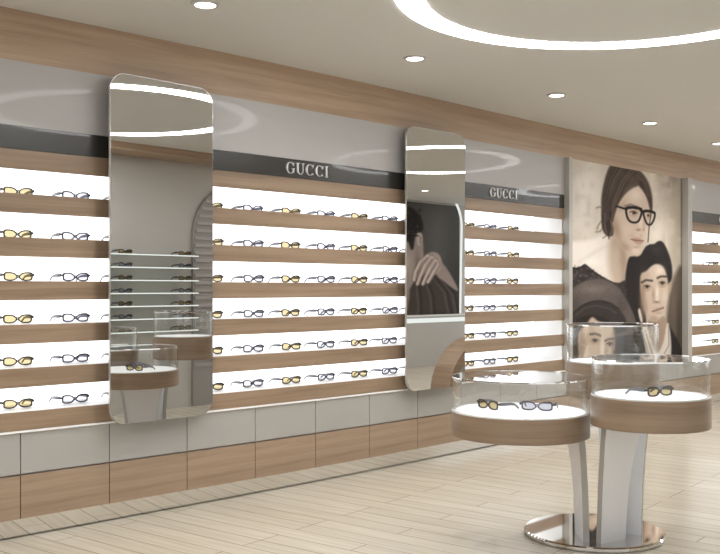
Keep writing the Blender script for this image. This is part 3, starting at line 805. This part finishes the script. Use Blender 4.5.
o = poster_grid('reflected_poster', xa, xb, za, zb_, OPP2 + .02, .012, 130, 160, uvm, paint_man, 2.9, face=1,
                keep=lambda U, V: ~((U > 446) & (V < 228) & (((U - 446) / 18) ** 2 + ((V - 228) / 33) ** 2 > 1)))
o.name = 'portrait_poster'
tag(o, 'dark portrait poster of a man touching his cheek, seen reflected in the second mirror', 'poster')
bm = NB(); box(bm, xa - .3, xb + .5, OPP2 + .001, OPP2 + .18, .962, .99, .01)
t = tag(obj('wall_ledge', bm, M['white']), 'pale ledge with a glowing strip under the dark portrait, seen in the second mirror', 'ledge')
bm = NB(); box(bm, xa - .3, xb + .5, OPP2 + .001, OPP2 + .06, .84, .92); obj('light_strip', bm, M['edge_light'], t)
bm = NB()
tube(bm, [(xz(446 + 18 * math.sin(math.radians(a)), 0)[0], OPP2 + .07, xz(446 + 18 * math.sin(math.radians(a)), 228 - 33 * math.cos(math.radians(a)))[1]) for a in range(8, 91, 6)]
     + [(xz(464, 0)[0], OPP2 + .03, .995)], .022, 8)
obj('lit_edging', bm, M['edge_light'], o)
# counter with a sweeping oak end, out of frame to the right, caught low in the second mirror
t = thing('service_counter', 'grey counter with sweeping curved oak end, seen low in the second mirror', 'counter', (9.9, -3.3, 0))
arc = lambda r0, r1, cx: [(cx - r0 * math.cos(math.radians(a)), r1 * math.sin(math.radians(a))) for a in range(0, 91, 6)]
bm = NB(); prism(bm, arc(.92, .80, 11.1) + [(11.1, .66)] + arc(.78, .67, 11.1)[::-1][1:], .34, 'y', -3.52); obj('oak_end', bm, M['oak_drawer'], t)
bm = NB(); prism(bm, arc(.775, .655, 11.1) + [(11.1, .001)], .26, 'y', -3.50); obj('body', bm, M['unit_grey'], t)
bm = NB(); box(bm, 11.102, 12.1, -3.52, -3.18, .66, .80, .004); obj('worktop', bm, M['oak_drawer'], t)
bm = NB(); box(bm, 11.102, 12.1, -3.5, -3.24, 0, .659); obj('front', bm, M['unit_grey'], t)

# ------------------------------------------------------------------ opposite wall pieces seen in the first mirror
for i in range(7):
    z = 1.90 - .153 * i
    t = thing('glass_shelf', f'glass shelf with glowing edge seen in the left mirror, {ORD[i]} from the top', 'shelf', (6.2, OPP, z), 0,
              'glass shelves on the opposite wall')
    bm = NB(); box(bm, 5.35, 7.12, OPP + .001, OPP + .25, z - .01, z); obj('pane', bm, M['shelf_glass'], t)
    bm = NB(); box(bm, 5.35, 7.12, OPP + .251, OPP + .257, z - .012, z + .002); obj('lit_edge', bm, M['edge_light'], t)
    place_glasses('amber' if i % 2 == 0 else 'clear', 6.12, OPP + .16, z, PI, f'eyeglasses on the opposite glass shelf, {ORD[i]} from top, left end in the mirror', 'eyeglasses on the glass shelves')
    place_glasses('clear' if i % 2 else 'amber', 6.98, OPP + .16, z, PI, f'eyeglasses on the opposite glass shelf, {ORD[i]} from top, right end in the mirror', 'eyeglasses on the glass shelves')
# ribbed dark niche with a rounded shoulder beside the glass shelves
bm = NB()
pts = [(8.8, .001), (8.8, 2.84), (7.88, 2.84)] + [(7.88 - .68 * math.sin(math.radians(a)), 2.16 + .68 * math.cos(math.radians(a))) for a in range(8, 91, 8)] + [(7.2, .001)]
prism(bm, pts, .04, 'y', OPP + .001)
t = tag(obj('niche_panel', bm, M['dark_wall']), 'dark ribbed wall panel with a rounded shoulder, seen at the right of the left mirror', 'wall panel')
bm = NB()
for k in range(24):
    z = .5 + k * .095
    xl = 7.22 if z < 2.16 else 7.90 - math.sqrt(max(0, .66 ** 2 - (z - 2.16) ** 2))
    box(bm, xl, 8.78, OPP + .0415, OPP + .055, z, z + .04)
obj('slats', bm, M['slat'], t)

bend_wall()

# ------------------------------------------------------------------ camera, world, view
cd = bpy.data.cameras.new('camera'); cam = bpy.data.objects.new('camera', cd); COL.objects.link(cam)
cam.location = (0, -DC, HC); cam.rotation_euler = (PI / 2, 0, -PI / 4)
cd.sensor_width = 36; cd.lens = 950 / 720 * 36; cd.shift_y = 11 / 720; cd.clip_start = .05
SC.camera = cam
w = bpy.data.worlds.new('world'); SC.world = w; w.use_nodes = True
w.node_tree.nodes['Background'].inputs['Color'].default_value = (.5, .5, .5, 1)
w.node_tree.nodes['Background'].inputs['Strength'].default_value = 2.2
vs = SC.view_settings; vs.view_transform = 'Standard'; vs.look = 'None'; vs.exposure = 0.0; vs.gamma = 1; vs.use_curve_mapping = False
SC.cycles.use_denoising = True
SC.cycles.max_bounces = 14; SC.cycles.transparent_max_bounces = 24; SC.cycles.glossy_bounces = 6; SC.cycles.diffuse_bounces = 5
SC.cycles.sample_clamp_indirect = 6.0; SC.cycles.caustics_reflective = False; SC.cycles.caustics_refractive = False
